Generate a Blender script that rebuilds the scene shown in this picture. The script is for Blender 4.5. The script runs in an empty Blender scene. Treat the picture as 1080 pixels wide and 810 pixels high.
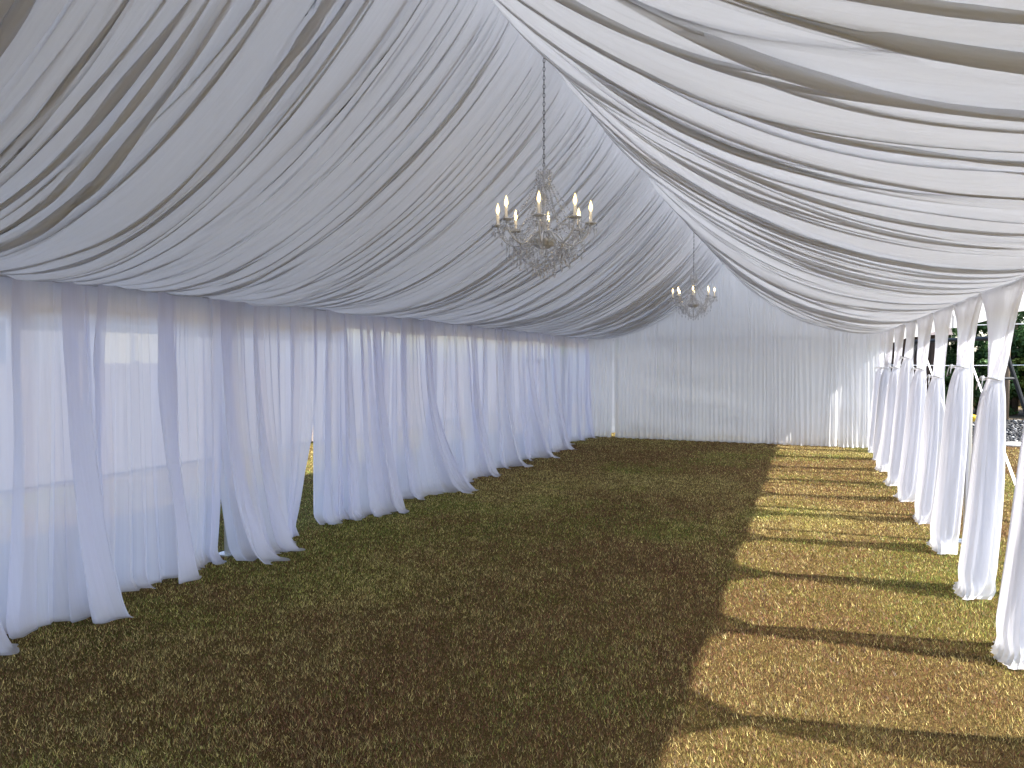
import bpy, bmesh, math, random
import numpy as np
from mathutils import Vector, Matrix
R = math.radians
PI = math.pi
scn = bpy.context.scene
COL = scn.collection

# ------------------------------------------------------------------ camera
EYE = 1.70
cam_d = bpy.data.cameras.new('camera'); cam = bpy.data.objects.new('camera', cam_d); COL.objects.link(cam)
cam.location = (0, 0, EYE)
cam_d.sensor_width = 36.0; cam_d.lens = 25.0
cam_d.clip_start = 0.05; cam_d.clip_end = 2000
cam.rotation_euler = (R(90 - 1.76), 0, R(22.59))
scn.camera = cam

# ------------------------------------------------------------------ light
SUN_EL = 46.0; SUN_AZ = 5.0      # azimuth measured from +X towards +Y
w = bpy.data.worlds.new('World'); scn.world = w; w.use_nodes = True
nt = w.node_tree; nt.nodes.clear()
sky = nt.nodes.new('ShaderNodeTexSky'); sky.sky_type = 'NISHITA'; sky.sun_disc = False
sky.sun_elevation = R(SUN_EL); sky.sun_rotation = R(90 - SUN_AZ)
sky.air_density = 1.0; sky.dust_density = 1.5; sky.ozone_density = 1.0
bg = nt.nodes.new('ShaderNodeBackground'); bg.inputs['Strength'].default_value = 0.15
out = nt.nodes.new('ShaderNodeOutputWorld')
nt.links.new(sky.outputs[0], bg.inputs[0]); nt.links.new(bg.outputs[0], out.inputs[0])
sd = bpy.data.lights.new('sun', 'SUN'); sd.energy = 4.5; sd.angle = R(1.0); sd.color = (1.0, 0.96, 0.90)
sun = bpy.data.objects.new('sun', sd); COL.objects.link(sun)
sv = Vector((math.cos(R(SUN_EL)) * math.cos(R(SUN_AZ)), math.cos(R(SUN_EL)) * math.sin(R(SUN_AZ)), math.sin(R(SUN_EL))))
sun.rotation_euler = sv.to_track_quat('Z', 'Y').to_euler()
scn.view_settings.view_transform = 'Standard'; scn.view_settings.look = 'None'
scn.view_settings.gamma = 1.0; scn.view_settings.exposure = 1.62
scn.view_settings.use_curve_mapping = False
cy = scn.cycles
cy.max_bounces = 12; cy.diffuse_bounces = 7; cy.glossy_bounces = 4; cy.transmission_bounces = 8
cy.transparent_max_bounces = 40; cy.caustics_reflective = False; cy.caustics_refractive = False
cy.sample_clamp_indirect = 4.0
cy.use_denoising = True
try:
    cy.denoiser = 'OPENIMAGEDENOISE'
except Exception:
    pass

# ------------------------------------------------------------------ helpers
def tag(o, label=None, cat=None, group=None, kind=None):
    if label: o['label'] = label
    if cat: o['category'] = cat
    if group: o['group'] = group
    if kind: o['kind'] = kind
    return o

def empty(name, loc, label, cat, group=None, rz=0):
    o = bpy.data.objects.new(name, None); COL.objects.link(o)
    o.empty_display_size = 0.2
    o.location = loc; o.rotation_euler = (0, 0, rz)
    return tag(o, label, cat, group)

def link(name, me, mat, parent=None, smooth=False):
    o = bpy.data.objects.new(name, me); COL.objects.link(o)
    me.materials.append(mat)
    if parent is not None: o.parent = parent
    if smooth: me.polygons.foreach_set('use_smooth', [True] * len(me.polygons))
    return o

def np_mesh(name, v, f, mat, parent=None, smooth=False, uv=None):
    """v (n,3); f (m,k) all faces of one size"""
    v = np.asarray(v, dtype=np.float32); f = np.asarray(f, dtype=np.int32)
    me = bpy.data.meshes.new(name)
    m, k = f.shape
    me.vertices.add(len(v)); me.vertices.foreach_set('co', v.ravel())
    me.loops.add(m * k); me.loops.foreach_set('vertex_index', f.ravel())
    me.polygons.add(m)
    me.polygons.foreach_set('loop_start', np.arange(0, m * k, k, dtype=np.int32))
    me.polygons.foreach_set('loop_total', np.full(m, k, dtype=np.int32))
    me.update(calc_edges=True)
    return link(name, me, mat, parent, smooth)

def grid_faces(nu, nv):
    i = np.arange(nu - 1)[:, None]; j = np.arange(nv - 1)[None, :]
    a = (i * nv + j).ravel()
    return np.stack([a, a + nv, a + nv + 1, a + 1], 1)

def sheet(name, P, mat, parent=None):
    """P (nu,nv,3) a smooth cloth sheet"""
    nu, nv = P.shape[:2]
    return np_mesh(name, P.reshape(-1, 3), grid_faces(nu, nv), mat, parent, True)

class MB:
    def __init__(s): s.v = []; s.f = []
    def add(s, vs, fs):
        b = len(s.v); s.v += [tuple(p) for p in vs]; s.f += [tuple(b + i for i in f) for f in fs]
    def box(s, c, d, rz=0):
        x, y, z = d[0] / 2, d[1] / 2, d[2] / 2
        cs, sn = math.cos(rz), math.sin(rz)
        vs = [(c[0] + a * x * cs - b * y * sn, c[1] + a * x * sn + b * y * cs, c[2] + e * z)
              for a in (-1, 1) for b in (-1, 1) for e in (-1, 1)]
        s.add(vs, [(0, 1, 3, 2), (4, 6, 7, 5), (0, 4, 5, 1), (2, 3, 7, 6), (0, 2, 6, 4), (1, 5, 7, 3)])
    def tube(s, pts, r, n=8, cap=True):
        pts = [Vector(p) for p in pts]
        if not hasattr(r, '__len__'): r = [r] * len(pts)
        rings = []; up = None
        for i, p in enumerate(pts):
            d = (pts[min(i + 1, len(pts) - 1)] - pts[max(i - 1, 0)]).normalized()
            if up is None:
                up = Vector((0, 0, 1)) if abs(d.z) < 0.9 else Vector((1, 0, 0))
            a = d.cross(up).normalized(); b = a.cross(d).normalized(); up = b
            rings.append([p + a * (r[i] * math.cos(2 * PI * k / n)) + b * (r[i] * math.sin(2 * PI * k / n)) for k in range(n)])
        vs = [q for ring in rings for q in ring]; fs = []
        for i in range(len(rings) - 1):
            for k in range(n):
                fs.append((i * n + k, i * n + (k + 1) % n, (i + 1) * n + (k + 1) % n, (i + 1) * n + k))
        if cap:
            fs.append(tuple(range(n - 1, -1, -1))); fs.append(tuple((len(rings) - 1) * n + k for k in range(n)))
        s.add(vs, fs)
    def lathe(s, prof, c=(0, 0, 0), n=20):
        vs = []; fs = []
        for r_, z in prof:
            for k in range(n):
                a = 2 * PI * k / n
                vs.append((c[0] + r_ * math.cos(a), c[1] + r_ * math.sin(a), c[2] + z))
        for i in range(len(prof) - 1):
            for k in range(n):
                fs.append((i * n + k, i * n + (k + 1) % n, (i + 1) * n + (k + 1) % n, (i + 1) * n + k))
        s.add(vs, fs)
    def octa(s, c, r, h=None):
        h = h or r
        x, y, z = c
        s.add([(x + r, y, z), (x, y + r, z), (x - r, y, z), (x, y - r, z), (x, y, z + h), (x, y, z - h)],
              [(0, 1, 4), (1, 2, 4), (2, 3, 4), (3, 0, 4), (1, 0, 5), (2, 1, 5), (3, 2, 5), (0, 3, 5)])
    def build(s, name, mat, parent=None, smooth=False, bevel=0):
        me = bpy.data.meshes.new(name)
        me.from_pydata(s.v, [], s.f); me.update()
        o = link(name, me, mat, parent, smooth)
        if bevel:
            b = o.modifiers.new('bevel', 'BEVEL'); b.width = bevel; b.segments = 2; b.limit_method = 'ANGLE'
        return o

# value noise -----------------------------------------------------------
def noise1(x, seed=0):
    x = np.asarray(x, dtype=float)
    rs = np.random.RandomState(seed); tb = rs.uniform(-1, 1, 4096)
    i = np.floor(x).astype(int); f = x - i; f = f * f * (3 - 2 * f)
    return tb[i % 4096] * (1 - f) + tb[(i + 1) % 4096] * f

def noise2(x, y, seed=0):
    x, y = np.broadcast_arrays(np.asarray(x, dtype=float), np.asarray(y, dtype=float))
    rs = np.random.RandomState(seed); tb = rs.uniform(-1, 1, (256, 256))
    i = np.floor(x).astype(int); j = np.floor(y).astype(int)
    f = x - i; g = y - j; f = f * f * (3 - 2 * f); g = g * g * (3 - 2 * g)
    i0 = i % 256; i1 = (i + 1) % 256; j0 = j % 256; j1 = (j + 1) % 256
    return (tb[i0, j0] * (1 - f) + tb[i1, j0] * f) * (1 - g) + (tb[i0, j1] * (1 - f) + tb[i1, j1] * f) * g

def sm(x, a, b):
    t = np.clip((np.asarray(x, dtype=float) - a) / (b - a), 0, 1)
    return t * t * (3 - 2 * t)

# ------------------------------------------------------------------ materials
def new_mat(name):
    m = bpy.data.materials.new(name); m.use_nodes = True
    n = m.node_tree.nodes; n.clear()
    o = n.new('ShaderNodeOutputMaterial')
    return m, n, m.node_tree.links, o

def principled(name, col, rough=0.5, metal=0.0, var=0.0, scale=8.0, bump=0.0, bscale=40.0, stretch=(1, 1, 1), col2=None, spec=0.5):
    m, n, l, o = new_mat(name)
    p = n.new('ShaderNodeBsdfPrincipled')
    p.inputs['Roughness'].default_value = rough; p.inputs['Metallic'].default_value = metal
    p.inputs['Specular IOR Level'].default_value = spec
    tc = n.new('ShaderNodeTexCoord'); mp = n.new('ShaderNodeMapping'); mp.inputs['Scale'].default_value = stretch
    l.new(tc.outputs['Object'], mp.inputs[0])
    if var or col2:
        nz = n.new('ShaderNodeTexNoise'); nz.inputs['Scale'].default_value = scale; nz.inputs['Detail'].default_value = 6
        l.new(mp.outputs[0], nz.inputs['Vector'])
        cr = n.new('ShaderNodeValToRGB')
        c2 = col2 or tuple(min(1, c * (1 + var)) for c in col)
        c1 = col if col2 else tuple(c * (1 - var) for c in col)
        cr.color_ramp.elements[0].position = 0.35; cr.color_ramp.elements[1].position = 0.65
        cr.color_ramp.elements[0].color = (*c1, 1); cr.color_ramp.elements[1].color = (*c2, 1)
        l.new(nz.outputs['Fac'], cr.inputs[0]); l.new(cr.outputs[0], p.inputs['Base Color'])
    else:
        p.inputs['Base Color'].default_value = (*col, 1)
    if bump:
        nb = n.new('ShaderNodeTexNoise'); nb.inputs['Scale'].default_value = bscale; nb.inputs['Detail'].default_value = 5
        l.new(mp.outputs[0], nb.inputs['Vector'])
        b = n.new('ShaderNodeBump'); b.inputs['Strength'].default_value = bump; b.inputs['Distance'].default_value = 0.02
        l.new(nb.outputs['Fac'], b.inputs['Height']); l.new(b.outputs[0], p.inputs['Normal'])
    l.new(p.outputs[0], o.inputs[0])
    return m

def cloth(name, col, translucent=0.4, clear=0.0, stretch=(1, 1, 1), bump=0.3, bscale=20, var=0.04, sheen=0.0, clear_var=0.0, dist=0.01):
    """diffuse + translucent weave; `clear` = open area of the weave"""
    m, n, l, o = new_mat(name)
    tc = n.new('ShaderNodeTexCoord'); mp = n.new('ShaderNodeMapping'); mp.inputs['Scale'].default_value = stretch
    l.new(tc.outputs['Object'], mp.inputs[0])
    nz = n.new('ShaderNodeTexNoise'); nz.inputs['Scale'].default_value = bscale; nz.inputs['Detail'].default_value = 6; nz.inputs['Roughness'].default_value = 0.6
    l.new(mp.outputs[0], nz.inputs['Vector'])
    bp = n.new('ShaderNodeBump'); bp.inputs['Strength'].default_value = bump; bp.inputs['Distance'].default_value = dist
    l.new(nz.outputs['Fac'], bp.inputs['Height'])
    cr = n.new('ShaderNodeValToRGB')
    cr.color_ramp.elements[0].position = 0.3; cr.color_ramp.elements[1].position = 0.7
    cr.color_ramp.elements[0].color = (*[c * (1 - var) for c in col], 1); cr.color_ramp.elements[1].color = (*[min(1, c * (1 + var)) for c in col], 1)
    l.new(nz.outputs['Fac'], cr.inputs[0])
    d = n.new('ShaderNodeBsdfDiffuse'); t = n.new('ShaderNodeBsdfTranslucent')
    for s_ in (d, t):
        l.new(cr.outputs[0], s_.inputs['Color']); l.new(bp.outputs[0], s_.inputs['Normal'])
    mx = n.new('ShaderNodeMixShader'); mx.inputs[0].default_value = translucent
    l.new(d.outputs[0], mx.inputs[1]); l.new(t.outputs[0], mx.inputs[2])
    last = mx
    if sheen:
        g = n.new('ShaderNodeBsdfGlossy'); g.inputs['Roughness'].default_value = 0.45
        l.new(bp.outputs[0], g.inputs['Normal'])
        m2 = n.new('ShaderNodeMixShader'); m2.inputs[0].default_value = sheen
        l.new(last.outputs[0], m2.inputs[1]); l.new(g.outputs[0], m2.inputs[2]); last = m2
    if clear:
        tr = n.new('ShaderNodeBsdfTransparent')
        m3 = n.new('ShaderNodeMixShader'); m3.inputs[0].default_value = clear
        if clear_var:
            mr = n.new('ShaderNodeMapRange')
            mr.inputs['From Min'].default_value = 0.3; mr.inputs['From Max'].default_value = 0.7
            mr.inputs['To Min'].default_value = clear - clear_var; mr.inputs['To Max'].default_value = clear + clear_var
            l.new(nz.outputs['Fac'], mr.inputs['Value']); l.new(mr.outputs[0], m3.inputs[0])
        l.new(last.outputs[0], m3.inputs[1]); l.new(tr.outputs[0], m3.inputs[2]); last = m3
    l.new(last.outputs[0], o.inputs[0])
    return m

M = {}
M['liner'] = cloth('liner_fabric', (0.765, 0.775, 0.80), 0.43, 0, (2, 70, 2), 0.5, 1.0, 0.03)
M['liner_end'] = cloth('end_fabric', (0.87, 0.875, 0.89), 0.46, 0.10, (60, 2, 0.6), 0.4, 1.0, 0.03)
M['sheer'] = cloth('sheer_voile', (0.885, 0.895, 0.98), 0.70, 0.12, (2, 60, 0.7), 0.3, 1.0, 0.02, clear_var=0.04)
M['drape'] = cloth('drape_voile', (0.89, 0.89, 0.925), 0.45, 0.22, (30, 30, 1.0), 0.3, 1.0, 0.02)
M['vinyl'] = cloth('roof_vinyl', (0.87, 0.88, 0.90), 0.25, 0, (1, 1, 1), 0.2, 3, 0.02)
M['wall_vinyl'] = cloth('wall_vinyl', (0.88, 0.88, 0.89), 0.50, 0, (0.6, 1, 9), 0.6, 1.2, 0.02, dist=0.03)
M['tent_metal'] = principled('tent_pole', (0.62, 0.63, 0.65), 0.35, 0.8)
M['chrome'] = principled('chrome', (0.72, 0.74, 0.78), 0.22, 0.15)
M['chain_metal'] = principled('chain_metal', (0.16, 0.16, 0.17), 0.4, 0.8)
M['candle'] = principled('candle_tube', (0.82, 0.78, 0.68), 0.4)

def crystal():
    m, n, l, o = new_mat('crystal')
    g = n.new('ShaderNodeBsdfGlass'); g.inputs['Roughness'].default_value = 0.0; g.inputs['IOR'].default_value = 1.5
    s_ = n.new('ShaderNodeBsdfGlossy'); s_.inputs['Roughness'].default_value = 0.04; s_.inputs['Color'].default_value = (0.97, 0.97, 0.98, 1)
    d = n.new('ShaderNodeBsdfTranslucent'); d.inputs[0].default_value = (0.93, 0.95, 0.99, 1)
    mx = n.new('ShaderNodeMixShader'); mx.inputs[0].default_value = 0.65
    m2 = n.new('ShaderNodeMixShader'); m2.inputs[0].default_value = 0.55
    l.new(g.outputs[0], mx.inputs[1]); l.new(s_.outputs[0], mx.inputs[2]); l.new(mx.outputs[0], m2.inputs[1]); l.new(d.outputs[0], m2.inputs[2]); l.new(m2.outputs[0], o.inputs[0])
    return m
M['crystal'] = crystal()
def emis(name, col, st):
    m, n, l, o = new_mat(name)
    e = n.new('ShaderNodeEmission'); e.inputs[0].default_value = (*col, 1); e.inputs[1].default_value = st
    l.new(e.outputs[0], o.inputs[0]); return m
M['filament'] = emis('filament_glow', (1.0, 0.75, 0.42), 70.0)
def bulb_mat():
    m, n, l, o = new_mat('bulb_glow')
    e = n.new('ShaderNodeEmission'); e.inputs[0].default_value = (1.0, 0.70, 0.28, 1); e.inputs[1].default_value = 1.5
    t = n.new('ShaderNodeBsdfTransparent'); mx = n.new('ShaderNodeMixShader'); mx.inputs[0].default_value = 0.35
    l.new(e.outputs[0], mx.inputs[1]); l.new(t.outputs[0], mx.inputs[2]); l.new(mx.outputs[0], o.inputs[0]); return m
M['bulb'] = bulb_mat()

def ground_mat():
    m, n, l, o = new_mat('lawn_ground')
    p = n.new('ShaderNodeBsdfPrincipled'); p.inputs['Roughness'].default_value = 1.0; p.inputs['Specular IOR Level'].default_value = 0.0
    tc = n.new('ShaderNodeTexCoord')
    def nz(sc, det=6, ro=0.6):
        a = n.new('ShaderNodeTexNoise'); a.inputs['Scale'].default_value = sc; a.inputs['Detail'].default_value = det; a.inputs['Roughness'].default_value = ro
        l.new(tc.outputs['Object'], a.inputs['Vector']); return a
    def ramp(src, stops):
        c = n.new('ShaderNodeValToRGB'); e = c.color_ramp.elements
        while len(e) < len(stops): e.new(0.5)
        for k, (ps, cc) in enumerate(stops): e[k].position = ps; e[k].color = (*cc, 1)
        l.new(src, c.inputs[0]); return c
    a = nz(0.55, 8, 0.65); b = nz(55, 4, 0.8)
    c1 = ramp(a.outputs['Fac'], [(0.30, (0.095, 0.055, 0.028)), (0.45, (0.13, 0.09, 0.038)), (0.58, (0.125, 0.10, 0.035)), (0.70, (0.07, 0.08, 0.022))])
    c2 = ramp(b.outputs['Fac'], [(0.35, (0.45, 0.45, 0.45)), (0.62, (1.3, 1.25, 1.15)), (0.75, (1.9, 1.8, 1.5))])
    mu = n.new('ShaderNodeMix'); mu.data_type = 'RGBA'; mu.blend_type = 'MULTIPLY'; mu.inputs[0].default_value = 1.0
    l.new(c1.outputs[0], mu.inputs[6]); l.new(c2.outputs[0], mu.inputs[7])
    l.new(mu.outputs[2], p.inputs['Base Color'])
    bp = n.new('ShaderNodeBump'); bp.inputs['Strength'].default_value = 1.0; bp.inputs['Distance'].default_value = 0.02
    l.new(b.outputs['Fac'], bp.inputs['Height']); l.new(bp.outputs[0], p.inputs['Normal'])
    l.new(p.outputs[0], o.inputs[0]); return m
M['ground'] = ground_mat()

def attr_mat(name, transl=0.25, rough=0.7):
    m, n, l, o = new_mat(name)
    a = n.new('ShaderNodeAttribute'); a.attribute_name = 'tint'
    d = n.new('ShaderNodeBsdfDiffuse'); t = n.new('ShaderNodeBsdfTranslucent')
    l.new(a.outputs['Color'], d.inputs[0]); l.new(a.outputs['Color'], t.inputs[0])
    mx = n.new('ShaderNodeMixShader'); mx.inputs[0].default_value = transl
    l.new(d.outputs[0], mx.inputs[1]); l.new(t.outputs[0], mx.inputs[2])
    g = n.new('ShaderNodeBsdfGlossy'); g.inputs['Roughness'].default_value = 0.5
    m2 = n.new('ShaderNodeMixShader'); m2.inputs[0].default_value = 0.03
    l.new(mx.outputs[0], m2.inputs[1]); l.new(g.outputs[0], m2.inputs[2])
    l.new(m2.outputs[0], o.inputs[0]); return m
M['grass'] = attr_mat('grass_blades'); M['leaf'] = attr_mat('leaves', 0.3)
M['stone'] = attr_mat('stones', 0.0)
M['bark'] = principled('bark', (0.13, 0.095, 0.065), 0.9, var=0.35, scale=6, bump=0.8, bscale=14, stretch=(6, 6, 1))
M['timber'] = principled('weathered_timber', (0.20, 0.145, 0.10), 0.85, var=0.25, scale=5, bump=0.4, bscale=20, stretch=(8, 8, 1))
M['dark_timber'] = principled('dark_timber', (0.055, 0.032, 0.022), 0.8, var=0.3, scale=5, bump=0.4, bscale=20, stretch=(8, 8, 1))
M['dark_steel'] = principled('dark_steel', (0.014, 0.016, 0.019), 0.6, 0.0)
M['white_strap'] = principled('white_strap', (0.8, 0.8, 0.8), 0.7)
M['fence'] = principled('fence_tan', (0.21, 0.18, 0.165), 0.7, var=0.06, scale=2)
M['render_wall'] = principled('house_wall', (0.20, 0.19, 0.18), 0.9, var=0.05, scale=3, bump=0.2, bscale=60)
M['glass'] = principled('window_glass', (0.05, 0.06, 0.07), 0.08, spec=0.8)
M['blind'] = principled('window_blind', (0.42, 0.39, 0.28), 0.7)
M['roof_tile'] = principled('roof_tiles', (0.16, 0.13, 0.12), 0.8, var=0.2, scale=4)
M['white_paint'] = principled('white_paint', (0.78, 0.78, 0.76), 0.5)
M['yellow'] = principled('yellow_plastic', (0.75, 0.50, 0.03), 0.4)
M['teal'] = principled('teal_plastic', (0.10, 0.18, 0.20), 0.5)
M['mulch'] = principled('mulch', (0.16, 0.12, 0.07), 0.95, var=0.5, scale=40, bump=0.8, bscale=60)
M['gravel'] = principled('gravel_base', (0.07, 0.07, 0.072), 0.95, var=0.6, scale=60, bump=0.8, bscale=80)

# ------------------------------------------------------------------ dimensions
XL, XR, XM = -4.60, 1.29, -1.66
Y0, Y1 = -2.6, 15.60
ZE, ZR = 2.24, 3.82

# ------------------------------------------------------------------ ground and beds
def plane(name, x0, x1, y0, y1, z, mat):
    m = MB(); m.add([(x0, y0, z), (x1, y0, z), (x1, y1, z), (x0, y1, z)], [(0, 1, 2, 3)])
    o = m.build(name, mat); o['kind'] = 'structure'; return o
plane('ground', -600, 600, -600, 600, 0, M['ground'])
plane('gravel_bed', 2.2, 14.0, 17.3, 24.5, 0.006, M['gravel'])
plane('mulch_bed', 0.5, 16.0, 24.5, 32.0, 0.006, M['mulch'])

# ------------------------------------------------------------------ the marquee
tent = empty('marquee_tent', (XM, (Y0 + Y1) / 2, 0), 'long white frame marquee with pitched roof standing on the lawn, lined with draped fabric', 'marquee')
tx, ty = tent.location.x, tent.location.y
tent_parts = []
VXL, VXR = XL - 0.17, XR + 0.16      # roof edge / valance line
VZ = 2.30
SL = (3.98 - VZ) / (VXR - XM)
def roof_cover():
    ny = 160; ys = np.linspace(Y0 - 0.15, Y1 + 0.45, ny)
    prof = [(VXL, 2.07), (VXL - 0.004, VZ - 0.02), (VXL, VZ)]
    for k in range(1, 9):
        t = k / 9; prof.append((VXL + (XM - VXL) * t, VZ + (3.98 - VZ) * t - 0.03 * math.sin(PI * t)))
    prof.append((XM, 3.98))
    for k in range(1, 9):
        t = k / 9; prof.append((XM + (VXR - XM) * t, 3.98 + (VZ - 3.98) * t - 0.03 * math.sin(PI * t)))
    prof += [(VXR, VZ), (VXR + 0.004, VZ - 0.02), (VXR, 2.07)]
    P = np.zeros((ny, len(prof), 3))
    for i, y in enumerate(ys):
        for j, (x, z) in enumerate(prof):
            hem = 1 if z < 2.2 else 0
            P[i, j] = (x + hem * 0.012 * math.sin(y * 5.1 + x), y, z + hem * 0.012 * math.sin(y * 2.1))
    o = sheet('roof_cover', P, M['vinyl'], None)
    tent_parts.append(o)
    # gable end wall of the cover, closed to just above the grass
    for (a, b) in ((VXL, -4.06), (-3.97, VXR)):
        nx = max(4, int((b - a) * 12)); nz = 26
        P = np.zeros((nx, nz, 3))
        for i in range(nx):
            x = a + (b - a) * i / (nx - 1)
            top = 3.98 - abs(x - XM) * (3.98 - VZ) / ((XM - VXL) if x < XM else (VXR - XM)) - 0.03
            for j in range(nz):
                z = 0.09 + (top - 0.09) * j / (nz - 1)
                P[i, j] = (x, Y1 + 0.30 + 0.02 * math.sin(z * 9 + x * 1.3) * math.sin(x * 0.8), z + (0.03 * math.sin(x * 3.1) if j == 0 else 0))
        tent_parts.append(sheet('end_wall', P, M['wall_vinyl'], None))
roof_cover()
def tent_frame():
    ys = [Y0 + 0.05, -1.2, 1.8, 4.8, 7.8, 10.8, 13.8, Y1 + 0.2]
    for side in (VXL + 0.05, VXR - 0.05):
        for y in ys:
            m = MB(); m.tube([(side, y, 0), (side, y, VZ - 0.05)], 0.03, 10); m.box((side, y, 0.008), (0.16, 0.16, 0.012))
            tent_parts.append(m.build('post', M['tent_metal']))
        m = MB(); m.tube([(side, Y0, VZ - 0.03), (side, Y1 + 0.2, VZ - 0.03)], 0.028, 8); tent_parts.append(m.build('eave_rail', M['tent_metal']))
    m = MB(); m.tube([(XM, Y0, 3.92), (XM, Y1 + 0.2, 3.92)], 0.028, 8); tent_parts.append(m.build('ridge_beam', M['tent_metal']))
    for y in ys:
        m = MB(); m.tube([(VXL + 0.05, y, VZ), (XM, y, 3.93), (VXR - 0.05, y, VZ)], 0.028, 8); tent_parts.append(m.build('rafter', M['tent_metal']))
    m = MB(); m.tube([(VXL + 0.05, Y1 + 0.2, 2.20), (VXR - 0.05, Y1 + 0.2, 2.20)], 0.03, 8); tent_parts.append(m.build('cross_bar', M['tent_metal']))
    for side in (XL - 0.02, XR + 0.01):     # slim rods the curtains hang from
        m = MB(); m.tube([(side, Y0, ZE + 0.0), (side, Y1, ZE + 0.0)], 0.012, 6); tent_parts.append(m.build('curtain_rod', M['tent_metal']))
tent_frame()
for o in tent_parts:
    o.parent = tent; o.location = -Vector((tx, ty, 0))

# guy straps on the right
for k, (y, oy) in enumerate(((6.2, 0.0), (9.0, 0.0), (12.0, 0.0))):
    m = MB()
    a = Vector((VXR - 0.01, y, 2.26)); b = Vector((2.18, y + oy, 0.02))
    n_ = 12; vs = []; fs = []
    for i in range(n_ + 1):
        p = a.lerp(b, i / n_); s_ = 0.045
        ang = 0.5 + 0.4 * i / n_
        q = Vector((math.sin(ang) * 0.4, math.cos(ang), 0.2)).normalized() * s_
        nrm = (b - a).normalized().cross(q).normalized() * 0.0015
        vs += [p - q + nrm, p + q + nrm, p + q - nrm, p - q - nrm]
    for i in range(n_):
        for c in range(4):
            fs.append((i * 4 + c, i * 4 + (c + 1) % 4, i * 4 + 4 + (c + 1) % 4, i * 4 + 4 + c))
    m.add(vs, fs)
    e = empty('guy_strap', (2.18, y, 0), ['white guy strap slanting to the lawn behind the second nearest tied drape',
              'white guy strap slanting down outside, seen beside the third and fourth tied drapes',
              'farthest white guy strap slanting down outside the tied drapes'][k], 'guy strap', 'guy straps along the right side')
    o = m.build('strap', M['white_strap'], e); o.location = -e.location
    m = MB(); m.tube([(0.0, 0, 0.10), (-0.03, 0, -0.1)], 0.009, 8); m.build('stake', M['tent_metal'], e)

# ------------------------------------------------------------------ ceiling liner
def fold_layer(Yg, T, pitch, seed, wander, wfreq):
    """returns lobe (0 at creases, 1 mid fold), skew and a per-fold random"""
    wob = wander * noise2(Yg * wfreq, T * 1.6 + 3.3, seed) + wander * 0.4 * noise2(Yg * wfreq * 2.7, T * 3.1, seed + 1)
    yy = (Yg + wob)
    # irregular pitch through a monotone warp
    ph = yy / pitch + 0.75 * noise1(yy / pitch * 0.55, seed + 2) + 0.25 * noise1(yy / pitch * 1.3, seed + 5)
    fr = ph - np.floor(ph); k = np.floor(ph).astype(int)
    rs = np.random.RandomState(seed + 3); tb = rs.uniform(0, 1, 4096)
    return fr, tb[k % 4096]

def liner(side, seed, name, label, amps):
    du = 0.009
    ys = np.arange(Y0, Y1 + 0.001, du); nt_ = 44
    ts = np.linspace(0, 1, nt_)
    Yg, T = np.meshgrid(ys, ts, indexing='ij')
    xe = XL if side < 0 else XR
    L = abs(xe - XM)
    sag = 0.40 + 0.05 * noise1(ys * 0.5, seed + 9)[:, None]
    # catenary like sag, flat towards the eave
    X = XM + (xe - XM) * T
    Z = ZR + (ZE + 0.02 - ZR) * T - sag * 4 * (T ** 0.92) * (1 - T) * 0.98
    dz = np.zeros_like(Z); dy = np.zeros_like(Z)
    prof = np.sin(PI * np.clip(T, 0, 1)) ** 0.55
    prof2 = 0.25 + 0.75 * prof
    prof2 *= sm(T, -0.02, 0.05) * 0.6 + 0.4
    for (pitch, amp, wander, wf, sd_, skew, pw) in amps:
        fr, rnd = fold_layer(Yg, T, pitch, seed + sd_, wander, wf)
        lobe = np.sin(PI * fr) ** pw
        # a narrow tuck on the trailing side of each fold
        am = amp * (0.35 + 1.1 * rnd) * (0.75 + 0.5 * noise2(Yg * 1.3, T * 2.2, seed + sd_ + 7))
        pf = prof if pitch > 0.2 else prof2
        dz -= am * lobe * pf
        dy += am * skew * np.sin(2 * PI * fr) * pf * np.where(rnd > 0.4, 1, -0.6)
    # normal of the base surface in the X-Z plane
    dX = np.gradient(X, axis=1); dZ = np.gradient(Z, axis=1)
    ln = np.sqrt(dX ** 2 + dZ ** 2); nx = -dZ / ln; nz = dX / ln
    sg = np.sign(nz); nx *= sg; nz *= sg
    fade = sm(1 - T, 0, 0.04) * 0.85 + 0.15
    P = np.stack([X + nx * dz * fade, Yg + dy * fade, Z + nz * dz * fade], -1)
    P[..., 2] = np.where(T > 0.97, np.maximum(P[..., 2], ZE - 0.03), P[..., 2])
    o = sheet(name, P, M['liner'])
    tag(o, label, 'ceiling drape', 'pleated ceiling liners')
    return o
# pitch, amplitude, wander, wander freq, seed, skew, power
liner(-1, 11, 'ceiling_drape', 'pleated white ceiling liner sagging over the left slope, above the sheer curtains',
      [(0.60, 0.050, 0.22, 0.45, 0, 0.25, 1.2), (0.19, 0.052, 0.12, 0.7, 20, 0.45, 1.25), (0.084, 0.038, 0.06, 1.0, 40, 0.9, 1.1), (0.038, 0.016, 0.035, 1.5, 60, 0.8, 0.9)])
liner(1, 71, 'ceiling_drape', 'pleated white ceiling liner in deep swags over the right slope, above the tied drapes',
      [(0.55, 0.062, 0.22, 0.45, 0, 0.35, 1.1), (0.20, 0.054, 0.13, 0.7, 20, 0.6, 1.1), (0.092, 0.032, 0.07, 1.0, 40, 0.85, 0.85), (0.042, 0.013, 0.04, 1.5, 60, 0.7, 0.8)])

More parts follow.
